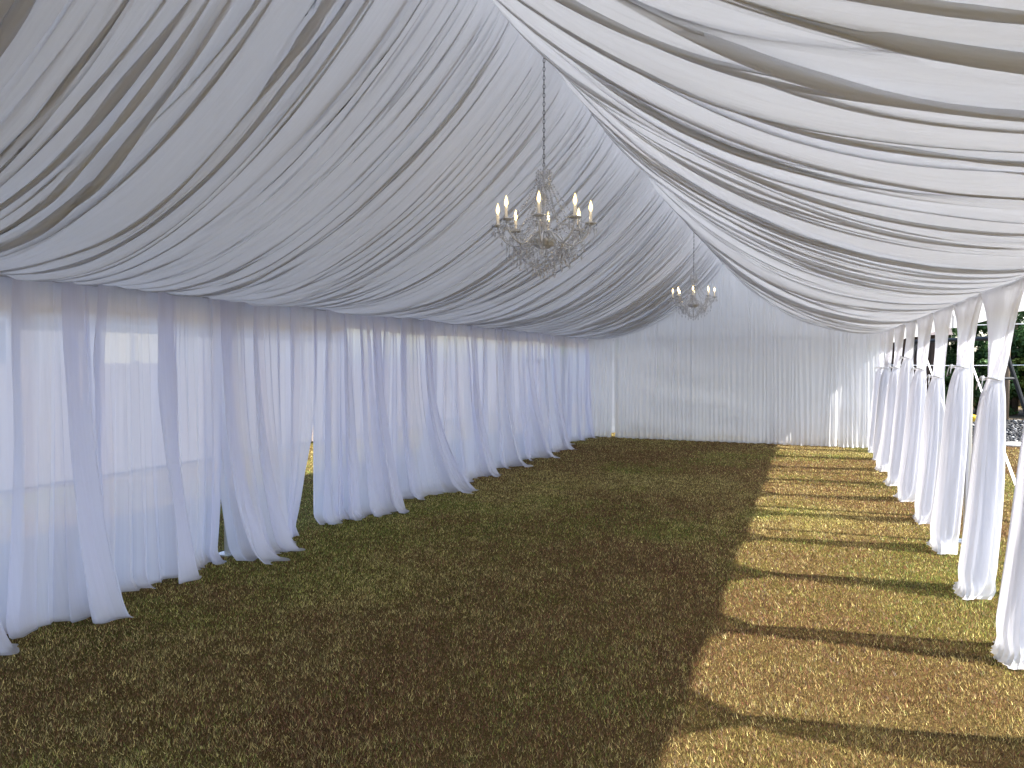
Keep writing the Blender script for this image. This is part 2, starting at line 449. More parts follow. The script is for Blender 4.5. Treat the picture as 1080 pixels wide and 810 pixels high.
# ------------------------------------------------------------------ sheer panels, left side
def warp_u(u, seed, nclump, contrast, hemg=0.25):
    rs = np.random.RandomState(seed)
    w_ = np.full_like(u, 1.0)
    for c in range(nclump):
        c0 = (c + rs.uniform(0.15, 0.85)) / nclump; s_ = rs.uniform(0.03, 0.07) * 3 / nclump ** 0.5
        w_ -= (1 - contrast) * np.exp(-((u - c0) / s_) ** 2)
    w_ = np.clip(w_, contrast, 1)
    # both hems are gathered
    w_ *= hemg + (1 - hemg) * sm(u, 0, 0.10) * sm(1 - u, 0, 0.10)
    c = np.cumsum(w_); return (c - c[0]) / (c[-1] - c[0])

def panel(name, mat, top, bot, xin, seed, axis='y', pleats=None, ztop=None, nclump=None, plane_at=XL, amp=0.022, label=None, cat='curtain', group=None, lean=0.0, contrast=0.12, flow=0.12, columns=None, sover=0.008):
    """a hanging voile sheet. top/bot = extents along the wall, xin = inward drift of near/far hem at the grass"""
    W = max(top[1] - top[0], 0.3)
    pleats = pleats or int(W * 14)
    nu = min(1200, int(pleats * 34)); nv = 54
    u = np.linspace(0, 1, nu); v = np.linspace(0, 1, nv) ** 0.9
    U, V = np.meshgrid(u, v, indexing='ij')
    wt = warp_u(u, seed, nclump or max(2, int(W * 2.2)), contrast, 0.25 if axis == 'y' else 0.85)
    wb = warp_u(u, seed, nclump or max(2, int(W * 2.2)), min(1, contrast * 2.6), 0.25 if axis == 'y' else 0.85)
    even = u
    k1 = sm(V, 0.0, 0.25)
    S = (even[:, None] * 0.5 + wt[:, None] * 0.5) * (1 - k1) + (wt[:, None] * (1 - V) + wb[:, None] * V) * k1
    e0 = top[0] + (bot[0] - top[0]) * V ** 3.3; e1 = top[1] + (bot[1] - top[1]) * V ** 3.3
    A = e0 + (e1 - e0) * S
    ph = 2 * PI * pleats * (U + 0.012 * noise2(U * 9, V * 1.5, seed + 4)) + 1.2 * noise2(U * pleats * 0.3, V * 1.2, seed + 5)
    dens = np.gradient(S, axis=0); dens = dens / dens.mean()
    a_ = amp * (0.55 + 0.9 * V) * (0.65 + 0.5 * noise2(U * pleats * 0.5, V * 2, seed + 6)) * np.clip(1.35 - 0.35 * dens, 0.5, 1.3)
    a_ = a_ * (0.35 + 0.65 * sm(V, 0, 0.12))
    A = A + sover * (0.55 + 0.65 * noise2(U * pleats * 0.35, V * 1.1, seed + 40)) * np.sin(2 * ph) + 0.006 * np.sin(ph * 0.5 + seed)
    zdep = np.zeros_like(A); cdr = np.zeros_like(A)
    if columns:
        rs = np.random.RandomState(seed + 77)
        for (c0, h_, wu) in columns:
            cv = c0 + 0.03 * noise1(V * 1.3 + seed, seed + 31) + 0.015 * noise1(V * 4 + seed, seed + 32)
            t = (U - cv) / wu
            hv = h_ * (0.75 + 0.55 * V + 0.18 * noise1(V * 2.5, seed + 33))
            A = A - hv * np.sin(PI * np.clip(t, -1, 1)) * 1.0
            cdr += (1.4 * h_) * np.exp(-t * t * 0.8) * V ** 3.2 * (0.7 + 0.5 * rs.uniform(-1, 1))
            zdep += 0.075 * t * np.exp(-t * t) + 0.02 * np.exp(-t * t * 1.5)
    dep = a_ * np.sin(ph) + zdep + 0.05 * V * noise2(A * 1.7, V * 0.8 + seed, seed + 8) + 0.02 * V * noise2(A * 5, V * 1.2, seed + 12)
    # drift of the lower cloth into the tent
    near = xin[0] * (1 - U) ** 2.5; far = xin[1] * U ** 1.7; mid = (xin[2] if len(xin) > 2 else 0.03) * np.sin(PI * U)
    drift = (near + far + mid) * (V ** 2.4)
    drift += cdr - (0.10 * np.sin(PI * U) * V ** 3 if columns else 0)
    drift += flow * sm(V, 0.92, 1.0) * (0.5 + 0.3 * noise2(A * 3, A * 0, seed + 15) + 0.35 * noise2(A * 11, A * 0, seed + 16))
    zt = ztop(A) if callable(ztop) else (ztop if ztop is not None else ZE + 0.02)
    Vz = np.clip(V / 0.965, 0, 1)
    Z = zt + (0.014 - zt) * Vz
    lift = 0.012 * (0.5 + 0.5 * np.sin(ph * 0.5)) * sm(V, 0.9, 1)
    Z = Z + lift
    if axis == 'y':
        P = np.stack([plane_at + dep + drift, A + lean * V, Z], -1)
    else:
        P = np.stack([A + lean * V, plane_at - dep - drift, Z], -1)
    o = sheet(name, P, mat)
    return tag(o, label, cat, group)

LP = [ # top extents, bottom extents, (near, far, mid drift)
 ((-0.2, 1.25), (-0.2, 1.2), (0.1, 0.1), 'sheer curtain hanging nearest the camera on the left, outside the picture edge'),
 ((1.2, 2.62), (1.25, 2.75), (0.1, 0.2), 'sheer white curtain cut by the left picture edge'),
 ((2.58, 3.42), (2.45, 3.36), (0.02, 0.42), 'sheer left curtain whose far hem flares inward at the left picture edge'),
 ((3.40, 4.12), (3.34, 4.18), (-0.10, 0.20), 'sheer left curtain with a broad see-through middle and dense far edge'),
 ((4.10, 4.64), (4.16, 4.60), (0.0, -0.12), 'narrow sheer left curtain drawn back beside the grey post'),
 ((4.56, 5.34), (4.64, 5.36), (0.10, 0.02, 0.30), 'sheer left curtain with a thick column of folds in front of the grey post'),
 ((5.32, 5.90), (5.34, 5.50), (0.02, -0.06), 'short-hemmed sheer left curtain pulled aside from the triangular gap'),
 ((5.88, 7.04), (6.0, 7.00), (-0.12, 0.40, 0.06), 'densely folded left curtain just beyond the triangular gap'),
 ((7.02, 8.26), (7.12, 8.46), (-0.16, 0.62), 'left curtain whose far hem sweeps widest into the tent'),
 ((8.24, 9.62), (8.3, 9.75), (-0.22, 0.36), 'left curtain just beyond the one with the widest swept hem'),
 ((9.60, 10.82), (9.7, 10.8), (-0.2, 0.34), 'left curtain fourth from the far corner'),
 ((10.80, 12.0), (10.9, 12.0), (-0.2, 0.40), 'left curtain third from the far corner'),
 ((11.98, 13.22), (12.05, 13.15), (-0.2, 0.36), 'left curtain second from the far corner'),
 ((13.20, 15.52), (13.35, 15.5), (0.0, 0.10), 'left curtain in the far corner beside the end wall'),
]
DEFC = {0: [(0.22, 0.09, 0.07), (0.60, 0.07, 0.06), (0.86, 0.10, 0.07)], 1: [(0.12, 0.08, 0.06), (0.42, 0.11, 0.08), (0.82, 0.09, 0.07)], 2: [(0.3, 0.07, 0.06), (0.52, 0.09, 0.07), (0.88, 0.09, 0.06)]}
COLS = {0: [(0.25, 0.10, 0.07), (0.62, 0.09, 0.07), (0.88, 0.10, 0.07)], 1: [(0.45, 0.09, 0.10), (0.84, 0.13, 0.10)], 2: [(0.22, 0.08, 0.09), (0.84, 0.12, 0.11)],
        3: [(0.8, 0.04, 0.1)], 4: [(0.16, 0.13, 0.11), (0.62, 0.08, 0.09)], 5: [(0.3, 0.07, 0.12)], 6: [(0.12, 0.09, 0.08), (0.36, 0.08, 0.07), (0.6, 0.10, 0.08), (0.85, 0.09, 0.07)]}
for i, (t_, b_, xi, lab) in enumerate(LP[1:]):
    panel('sheer_curtain', M['sheer'], t_, b_, xi, 100 + i * 7, pleats=int((t_[1] - t_[0]) * (13 if i != 6 else 16)), label=lab, group='sheer curtains along the left side', amp=0.030, contrast=0.3, flow=0.17, sover=0.017,
          columns=COLS.get(i, DEFC[i % 3]))

# end wall drapes
def zend(x):
    t = np.where(x < XM, (XM - x) / (XM - XL), (x - XM) / (XR - XM)); t = np.clip(t, 0, 1)
    return ZR + (ZE + 0.02 - ZR) * t - 0.34 * 4 * t ** 0.92 * (1 - t) * 0.95 + 0.06
EP = [((-4.60, -4.02), (-4.60, -4.06), 'narrow far-end drape left of the bright slit'),
      ((-4.02, -2.31), (-3.97, -2.31), 'far-end drape just right of the bright slit'),
      ((-2.32, -0.85), (-2.30, -0.85), 'middle far-end drape below the ridge'),
      ((-0.87, 0.56), (-0.86, 0.545), 'far-end drape right of the middle one, bowed at its hem'),
      ((0.55, 1.30), (0.565, 1.30), 'narrow far-end drape beside the tied drapes')]
for i, (t_, b_, lab) in enumerate(EP):
    panel('end_drape', M['liner_end'], t_, b_, (0.02, 0.02, 0.03), 300 + i * 9, axis='x', pleats=int((t_[1] - t_[0]) * 12), ztop=zend, plane_at=Y1 - 0.05,
          label=lab, group='drapes on the far end wall', amp=0.020, contrast=0.3, flow=0.05)

# ------------------------------------------------------------------ tied drapes, right side
def tied_drape(yc, seed, label, ztie=1.55, xt=None, w0=1.24, lean=(0, 0), flare=0.20):
    rs = np.random.RandomState(seed)
    root = empty('tied_drape', (XR, yc, 0), label, 'drape', 'tied drapes along the right side')
    nu, nv = 520, 70; npl = 13
    u = np.linspace(0, 1, nu); v = np.linspace(0, 1, nv)
    U, V = np.meshgrid(u, v, indexing='ij')
    zt = ZE + 0.02
    vt = (zt - ztie) / zt
    Z = zt * (1 - np.clip(V / 0.985, 0, 1)) + 0.012
    # half width along the wall and depth across it
    k = np.clip(V / vt, 0, 1)
    hw_top = (w0 / 2) * (1 - k) ** 1.12 * (1 - 0.13 * np.sin(PI * k)) + 0.040
    j = np.clip((V - vt) / (1 - vt), 0, 1)
    hw_bot = 0.040 + 0.065 * (1 - np.exp(-j * 8)) + (flare - 0.08) * j ** 1.7 + 0.04 * sm(j, 0.9, 1.0)
    HW = np.where(V < vt, hw_top, hw_bot)
    rd = np.where(V < vt, 0.04 * k, 0.04 + 0.05 * (1 - np.exp(-j * 8)) + (flare - 0.13) * j ** 1.7)
    ph = 2 * PI * npl * U + 1.0 * noise2(U * 6, V * 1.4, seed + 2)
    s1 = 2 * U - 1
    near_tie = np.exp(-((V - vt) / 0.035) ** 2)
    pa = (0.016 + 0.012 * k) * (0.6 + 0.5 * noise2(U * npl * 0.4, V * 1.5, seed + 3)) + 0.004
    pa = np.where(V > vt, pa + 0.030 * (1 - np.exp(-j * 5)) * (0.8 + 0.5 * noise2(U * 5, V * 0.9, seed + 6)), pa) * (1 - 0.35 * near_tie) * (1 - 0.82 * sm(j, 0.86, 1.0))
    # the gathered cloth swings round into an open tube below the tie
    Yl = np.sin(s1 * (PI / 2) * (0.6 + 0.4 * k)) / np.sin((PI / 2) * (0.6 + 0.4 * k)) * HW
    Yl = Yl + 0.005 * np.sin(2 * ph) * (1 - 0.7 * k) * (1 - near_tie)
    Xl = pa * np.sin(ph) - (0.01 + rd * 0.9) * np.sqrt(np.clip(1 - s1 ** 2, 0, 1)) * k + 0.03 * j * noise2(Yl * 4, V * 2, seed + 8)
    edge = np.abs(s1) ** 6
    Yl = Yl * (1 - 0.25 * edge * k) ; Xl = Xl + 0.04 * edge * k
    sx = -0.05 * V - (0.0 + lean[0]) * j ** 2; sy = lean[1] * j + 0.05 * noise1(V * 2.2, seed + 5) * j
    sx = sx - 0.06 * sm(j, 0.93, 1.0) * (0.6 + 0.5 * noise1(U * 4 + seed, seed + 12)); 
    sy = sy + 0.05 * sm(j, 0.9, 1.0) * noise1(U * 3 + seed, seed + 13)
    P = np.stack([Xl + sx, Yl + sy, Z + 0.006 * (1 + np.sin(ph * 0.33)) * sm(j, 0.95, 1)], -1)
    sheet('drape_cloth', P, M['drape'], root)
    # tie band with loose ribbon ends
    m = MB(); cx = -0.05 * vt - 0.03; n = 28
    ring = [(cx + 0.050 * math.cos(2 * PI * i / n), 0.056 * math.sin(2 * PI * i / n), ztie + 0.006 * math.sin(4 * PI * i / n)) for i in range(n + 1)]
    m.tube(ring, 0.007, 6)
    tie = m.build('tie_band', M['white_strap'], root, True)
    for s_ in (-1, 1):
        m = MB(); L = rs.uniform(0.10, 0.2); b0 = Vector((cx - 0.055, 0, ztie))
        pts = [b0 + Vector((-0.03 * t, s_ * L * 0.6 * t, 0.03 * math.sin(3 * t) - L * 0.5 * t * t)) for t in np.linspace(0, 1, 7)]
        m.tube(pts, [0.005, 0.005, 0.005, 0.0045, 0.004, 0.004, 0.003], 6)
        m.build('ribbon_end', M['white_strap'], tie, True)
    m = MB(); m.lathe([(0.0, -0.02), (0.015, -0.012), (0.02, 0), (0.015, 0.012), (0.0, 0.02)], (cx - 0.065, 0, ztie), 10)
    m.build('knot', M['white_strap'], tie, True)
    return root
ords = ['nearest tied white drape, cut by the right picture edge', 'tied white drape second from the camera, wide at its hem', 'tied white drape third from the camera, its hem bunched on the grass',
        'tied white drape fourth from the camera, mostly behind the third', 'tied white drape fifth from the camera', 'tied white drape sixth from the camera',
        'tied white drape seventh from the camera', 'farthest tied white drape, at the corner with the end wall']
ycs = [4.88, 6.12, 7.36, 8.60, 9.84, 11.1, 12.45, 13.85]
zts = [1.62, 1.58, 1.66, 1.55, 1.62, 1.76, 1.62, 1.60]
for i, y in enumerate(ycs):
    tied_drape(y, 500 + 11 * i, ords[i], zts[i], lean=((0.04, 0), (0.0, 0), (0.03, 0), (0.03, 0), (0.03, 0), (0.05, 0), (0.05, 0), (0.02, 0))[i], flare=(0.2, 0.21, 0.17, 0.17, 0.19, 0.19, 0.2, 0.2)[i],
               w0=1.24 if i < 6 else 1.34)
# two more nearer than the frame, whose shadows fall across the foreground
tied_drape(3.62, 701, 'tied white drape standing just outside the right picture edge, next to the nearest visible one', 1.6)
tied_drape(2.36, 703, 'tied white drape nearest the camera position, outside the right picture edge', 1.6)
tied_drape(15.0, 705, 'short tied drape tucked in the far right corner', 1.6, w0=0.9)

# ------------------------------------------------------------------ chandeliers
def chandelier(x, y, ztop, zhub, label, rot, seed, hanger_chain=True):
    rs = random.Random(seed)
    root = empty('chandelier', (x, y, zhub), label, 'chandelier', 'crystal chandeliers on the ridge', rot)
    H = ztop - zhub
    # chain
    m = MB(); z = H; k = 0
    zc = 0.50
    m2 = MB()
    while z > zc:
        n = 10
        pts = []
        for i in range(n + 1):
            a = 2 * PI * i / n; px = 0.0065 * math.cos(a); pz = 0.017 * math.sin(a)
            pts.append((px if k % 2 == 0 else 0, 0 if k % 2 == 0 else px, z - 0.017 + pz))
        m2.tube(pts, 0.0028, 5, cap=False); z -= 0.029; k += 1
    m2.build('chain', M['chain_metal'], root, True)
    m = MB(); m.lathe([(0.0, 0.0), (0.035, -0.004), (0.04, -0.02), (0.012, -0.035), (0.0, -0.036)], (0, 0, H + 0.02), 18); m.build('ceiling_hook', M['chrome'], root, True)
    # stem
    m = MB(); m.lathe([(0.0, 0.50), (0.006, 0.50), (0.008, 0.46), (0.020, 0.44), (0.008, 0.42), (0.010, 0.36), (0.024, 0.33), (0.026, 0.30), (0.012, 0.27), (0.009, 0.20),
                       (0.020, 0.17), (0.030, 0.13), (0.022, 0.09), (0.011, 0.06), (0.012, 0.02), (0.03, 0.0), (0.0, -0.02)], n=18)
    m.build('stem', M['crystal'], root, True)
    m = MB(); m.tube([(0, 0, 0.5), (0, 0, -0.1)], 0.004, 6); m.build('rod', M['chrome'], root)
    # ribbed bowl
    m = MB(); n = 32; prof = [(0.0, -0.055), (0.03, -0.052), (0.065, -0.035), (0.085, -0.01), (0.09, 0.004), (0.082, 0.004), (0.06, -0.01), (0.0, -0.016)]
    vs = []; fs = []
    for (r_, z_) in prof:
        for i in range(n):
            rr = r_ * (1 + (0.05 if i % 2 else -0.03)); a = 2 * PI * i / n; vs.append((rr * math.cos(a), rr * math.sin(a), z_))
    for j in range(len(prof) - 1):
        for i in range(n): fs.append((j * n + i, j * n + (i + 1) % n, (j + 1) * n + (i + 1) % n, (j + 1) * n + i))
    m.add(vs, fs); m.build('bowl', M['chrome'], root)
    # crown
    m = MB()
    for ring_z, ring_r, cnt in ((0.47, 0.04, 10), (0.455, 0.052, 12), (0.40, 0.045, 10), (0.385, 0.035, 8)):
        for i in range(cnt):
            a = 2 * PI * i / cnt + ring_z * 9
            m.octa((ring_r * math.cos(a), ring_r * math.sin(a), ring_z), 0.006, 0.008)
            m.octa((ring_r * math.cos(a), ring_r * math.sin(a), ring_z - 0.02), 0.005, 0.009)
            m.octa((ring_r * math.cos(a), ring_r * math.sin(a), ring_z - 0.04), 0.005, 0.012)
    m.build('crown', M['crystal'], root)
    NA = 8
    def drop(x_, y_, z_, L, par):
        m = MB(); k_ = 0
        while 0.005 + 0.0125 * k_ < L: m.octa((x_, y_, z_ - 0.005 - 0.0125 * k_), 0.0052); k_ += 1
        m.tube([(x_, y_, z_), (x_, y_, z_ - L - 0.02)], 0.0007, 4)
        m.octa((x_, y_, z_ - L - 0.026), 0.0075, 0.022)
        m.build('crystal_drop', M['crystal'], par)
    def strand(pts, r0=0.0068, step=0.0185):
        m = MB(); P = [Vector(p) for p in pts]; acc = 0
        m.tube(P, 0.0007, 4)
        m.octa(P[0], r0)
        for a, b in zip(P[:-1], P[1:]):
            seg = (b - a).length; t = step - acc
            while t <= seg:
                c = a.lerp(b, t / seg); m.octa(c, r0 * rs.uniform(0.6, 1.35)); t += step
            acc = (acc + seg) % step
        return m
    def curve(a, b, sag, n=14, inward=0.0):
        out = []
        for i in range(n + 1):
            t = i / n; p = Vector(a).lerp(Vector(b), t); p.z -= sag * 4 * t * (1 - t)
            s_ = 1 - inward * 4 * t * (1 - t); out.append((p.x * s_, p.y * s_, p.z))
        return out
    cups = []
    for k in range(NA):
        a = 2 * PI * k / NA
        R_ = 0.315; hz = 0.0
        ca, sa = math.cos(a), math.sin(a)
        shp = [(0.02, 0.055), (0.05, 0.062), (0.085, 0.045), (0.12, 0.005), (0.16, -0.028), (0.205, -0.035), (0.25, -0.012), (0.29, 0.03), (0.312, 0.07), (0.315, 0.10)]
        m = MB(); m.tube([(r_ * ca, r_ * sa, z_) for r_, z_ in shp], [0.006] * 9 + [0.005], 8)
        arm = m.build('arm', M['crystal'] if k % 2 == 3 else M['chrome'], root, True)
        cx, cy_, cz = R_ * ca, R_ * sa, 0.10
        cups.append((cx, cy_, cz))
        m = MB(); m.lathe([(0.0, -0.004), (0.012, -0.003), (0.038, 0.006), (0.042, 0.012), (0.036, 0.010), (0.012, 0.002), (0.0, 0.002)], (cx, cy_, cz), 18); m.build('drip_pan', M['chrome'], arm, True)
        m = MB(); m.lathe([(0.0, 0.0), (0.014, 0.002), (0.016, 0.02), (0.010, 0.022), (0.0095, 0.085), (0.0, 0.085)], (cx, cy_, cz), 14); m.build('candle', M['candle'], arm, True)
        m = MB(); m.lathe([(0.0, 0.086), (0.007, 0.09), (0.0135, 0.108), (0.013, 0.122), (0.008, 0.143), (0.003, 0.158), (0.0, 0.165)], (cx, cy_, cz), 12); bb = m.build('bulb', M['bulb'], arm, True)
        m = MB(); m.tube([(cx, cy_, cz + 0.105), (cx, cy_, cz + 0.138)], 0.0035, 6); m.build('filament', M['filament'], arm)
        # drops round the pan
        for q in range(7):
            b = a + 2 * PI * q / 7
            drop(cx + 0.040 * math.cos(b), cy_ + 0.040 * math.sin(b), cz + 0.010, rs.uniform(0.02, 0.035), arm)
        for r_, z_ in ((0.255, -0.010), (0.205, -0.035), (0.16, -0.028), (0.12, 0.0)):
            drop(r_ * ca, r_ * sa, z_, rs.uniform(0.045, 0.09), arm)
    for k in range(NA):
        a = 2 * PI * k / NA; ca, sa = math.cos(a), math.sin(a); c = cups[k]; d = cups[(k + 1) % NA]
        strand(curve((0.045 * ca, 0.045 * sa, 0.41), (c[0] * 0.93, c[1] * 0.93, c[2] + 0.0), 0.045)).build('bead_strand', M['crystal'], root)
        strand(curve(c, d, 0.075)).build('bead_strand', M['crystal'], root)
        ah = a + PI / NA
        strand(curve((0.035 * math.cos(ah), 0.035 * math.sin(ah), 0.37), (0.15 * math.cos(ah), 0.15 * math.sin(ah), -0.02), 0.03)).build('bead_strand', M['crystal'], root)
        strand(curve((0.02 * ca, 0.02 * sa, 0.30), (c[0] * 0.93, c[1] * 0.93, c[2] - 0.01), 0.09)).build('bead_strand', M['crystal'], root)
        # basket below
        e = (0.20 * ca, 0.20 * sa, -0.045)
        a2 = 2 * PI * (k + 1) / NA; e2 = (0.20 * math.cos(a2), 0.20 * math.sin(a2), -0.045)
        strand(curve(e, e2, 0.06)).build('bead_strand', M['crystal'], root)
        strand(curve(e, (0.015 * ca, 0.015 * sa, -0.19), 0.035)).build('bead_strand', M['crystal'], root)
        ang = a + PI / NA
        strand(curve((c[0] * 0.9, c[1] * 0.9, c[2] - 0.02), e2, 0.05)).build('bead_strand', M['crystal'], root)
        strand(curve((0.09 * ca, 0.09 * sa, 0.0), e, 0.05)).build('bead_strand', M['crystal'], root)
        for (r_, z_) in ((0.24, -0.04), (0.155, -0.06), (0.185, -0.105), (0.13, -0.125), (0.08, -0.15), (0.29, 0.025)):
            drop(r_ * math.cos(ang), r_ * math.sin(ang), z_, rs.uniform(0.03, 0.06), root)
    m = MB(); m.octa((0, 0, -0.20), 0.016, 0.016); m.octa((0, 0, -0.235), 0.011, 0.026); m.octa((0, 0, -0.14), 0.01); m.octa((0, 0, -0.11), 0.012)
    m.build('finial', M['crystal'], root)
    return root
chandelier(XM, 4.55, 3.80, 2.52, 'larger-looking crystal chandelier hung from the ridge on a long chain, nearest the camera', 0.25, 3)
chandelier(XM, 11.35, 3.78, 2.60, 'far crystal chandelier hung from the ridge in front of the end drapes', 0.12, 5)

# ------------------------------------------------------------------ lawn grass
def grass():
    rs = np.random.RandomState(5)
    N = 2200000
    d = 1.6 + 18.0 * rs.uniform(0, 1, N) ** 1.15
    az = R(22.59) + rs.uniform(R(-58), R(58), N)
    x = -np.sin(az) * d; y = np.cos(az) * d
    keep = (y > 0.2) & ~((x > 2.2) & (y > 17.3)) & (x > -9.3)
    x, y, d = x[keep], y[keep], d[keep]; n = len(x)
    p1 = 0.9 * np.exp(-(((x - 0.1) / 1.3) ** 2 + ((y - 6.3) / 1.4) ** 2)) - 0.1 + noise2(x * 0.8, y * 0.8, 21) + 0.5 * noise2(x * 2.3, y * 2.3, 22) + 0.25 * noise2(x * 6, y * 6, 23)
    p2 = noise2(x * 0.6 + 9, y * 0.6, 31) + 0.5 * noise2(x * 1.9, y * 1.9, 32) + 0.3 * noise2(x * 7, y * 7, 33)
    p3 = noise2(x * 9, y * 9, 41) + 0.6 * noise2(x * 22, y * 22, 42)
    pal = np.array([(0.66, 0.55, 0.22), (0.46, 0.35, 0.12), (0.15, 0.21, 0.04), (0.22, 0.13, 0.06), (0.22, 0.095, 0.05), (0.34, 0.33, 0.07)])
    w_ = np.stack([0.55 + 0.35 * p3 + 0.2 * p2, 0.75 + 0 * p1, np.clip(0.10 + 1.3 * p1, 0.03, 3), 0.5 - 0.6 * p1 - 0.4 * p2, np.clip(0.42 - 1.4 * p2, 0.05, 2.5), np.clip(0.45 + 1.2 * p1, 0.05, 3)], 1)
    w_ = np.clip(w_, 0.02, 3); cw = np.cumsum(w_ / w_.sum(1, keepdims=True), 1)
    idx = (rs.uniform(0, 1, n)[:, None] > cw).sum(1).clip(0, 5)
    colr = pal[idx] * (0.28 + 1.8 * rs.uniform(0, 1, n) ** 1.9)[:, None]
    h = (0.010 + 0.012 * rs.uniform(0, 1, n) + 0.006 * np.clip(p3, -1, 1)) * np.where(idx == 2, 1.2, 1.0)
    wd = (0.0006 + 0.00028 * d) * rs.uniform(0.7, 1.4, n)
    a = rs.uniform(0, 2 * PI, n); la = rs.uniform(0, 2 * PI, n); lean = rs.uniform(0.1, 1.1, n) * h
    bx, by = np.cos(a) * wd, np.sin(a) * wd
    z0 = np.full(n, -0.002)
    V = np.zeros((n, 3, 3), dtype=np.float32)
    V[:, 0] = np.stack([x - bx, y - by, z0], 1); V[:, 1] = np.stack([x + bx, y + by, z0], 1)
    V[:, 2] = np.stack([x + np.cos(la) * lean, y + np.sin(la) * lean, h], 1)
    o = np_mesh('lawn_grass', V.reshape(-1, 3), np.arange(3 * n).reshape(-1, 3), M['grass'])
    at = o.data.attributes.new('tint', 'FLOAT_COLOR', 'FACE')
    at.data.foreach_set('color', np.concatenate([colr, np.ones((n, 1))], 1).astype(np.float32).ravel())
    tag(o, 'short dry lawn grass, straw and brown with greener patches, under and around the tent', 'grass', kind='stuff')
grass()

# ------------------------------------------------------------------ gravel stones
def stones():
    rs = np.random.RandomState(8); n = 9000
    x = rs.uniform(2.3, 9.0, n); y = 17.4 + 7.0 * rs.uniform(0, 1, n) ** 1.3; r_ = rs.uniform(0.018, 0.06, n)
    base = np.array([(1, 0, 0), (0, 1, 0), (-1, 0, 0), (0, -1, 0), (0, 0, 0.7), (0, 0, -0.5), (.75, .75, .1), (-.75, .75, .1), (-.75, -.75, .1), (.75, -.75, .1)], float)
    F = np.array([(0, 6, 4), (6, 1, 4), (1, 7, 4), (7, 2, 4), (2, 8, 4), (8, 3, 4), (3, 9, 4), (9, 0, 4), (6, 0, 5), (1, 6, 5), (7, 1, 5), (2, 7, 5), (8, 2, 5), (3, 8, 5), (9, 3, 5), (0, 9, 5)])
    V = base[None] * r_[:, None, None] * rs.uniform(0.7, 1.25, (n, 10, 1))
    a = rs.uniform(0, 2 * PI, n); c, s_ = np.cos(a)[:, None], np.sin(a)[:, None]
    X = V[..., 0] * c - V[..., 1] * s_ + x[:, None]; Y = V[..., 0] * s_ + V[..., 1] * c + y[:, None]; Z = V[..., 2] + 0.02 + r_[:, None] * 0.3
    P = np.stack([X, Y, Z], -1).reshape(-1, 3)
    Fc = (F[None] + (np.arange(n) * 10)[:, None, None]).reshape(-1, 3)
    o = np_mesh('gravel_stones', P, Fc, M['stone'])
    g = rs.choice([0.015, 0.03, 0.06, 0.10, 0.22, 0.45], n, p=[.25, .3, .2, .12, .09, .04])
    colr = g[:, None] * np.array([(1, 0.98, 0.95)]) * rs.uniform(0.8, 1.2, (n, 1))
    colr = np.repeat(colr, 16, 0)
    at = o.data.attributes.new('tint', 'FLOAT_COLOR', 'FACE')
    at.data.foreach_set('color', np.concatenate([colr, np.ones((len(colr), 1))], 1).astype(np.float32).ravel())
    tag(o, 'loose dark and pale stones covering the gravel bed right of the tent', 'gravel', kind='stuff')
stones()

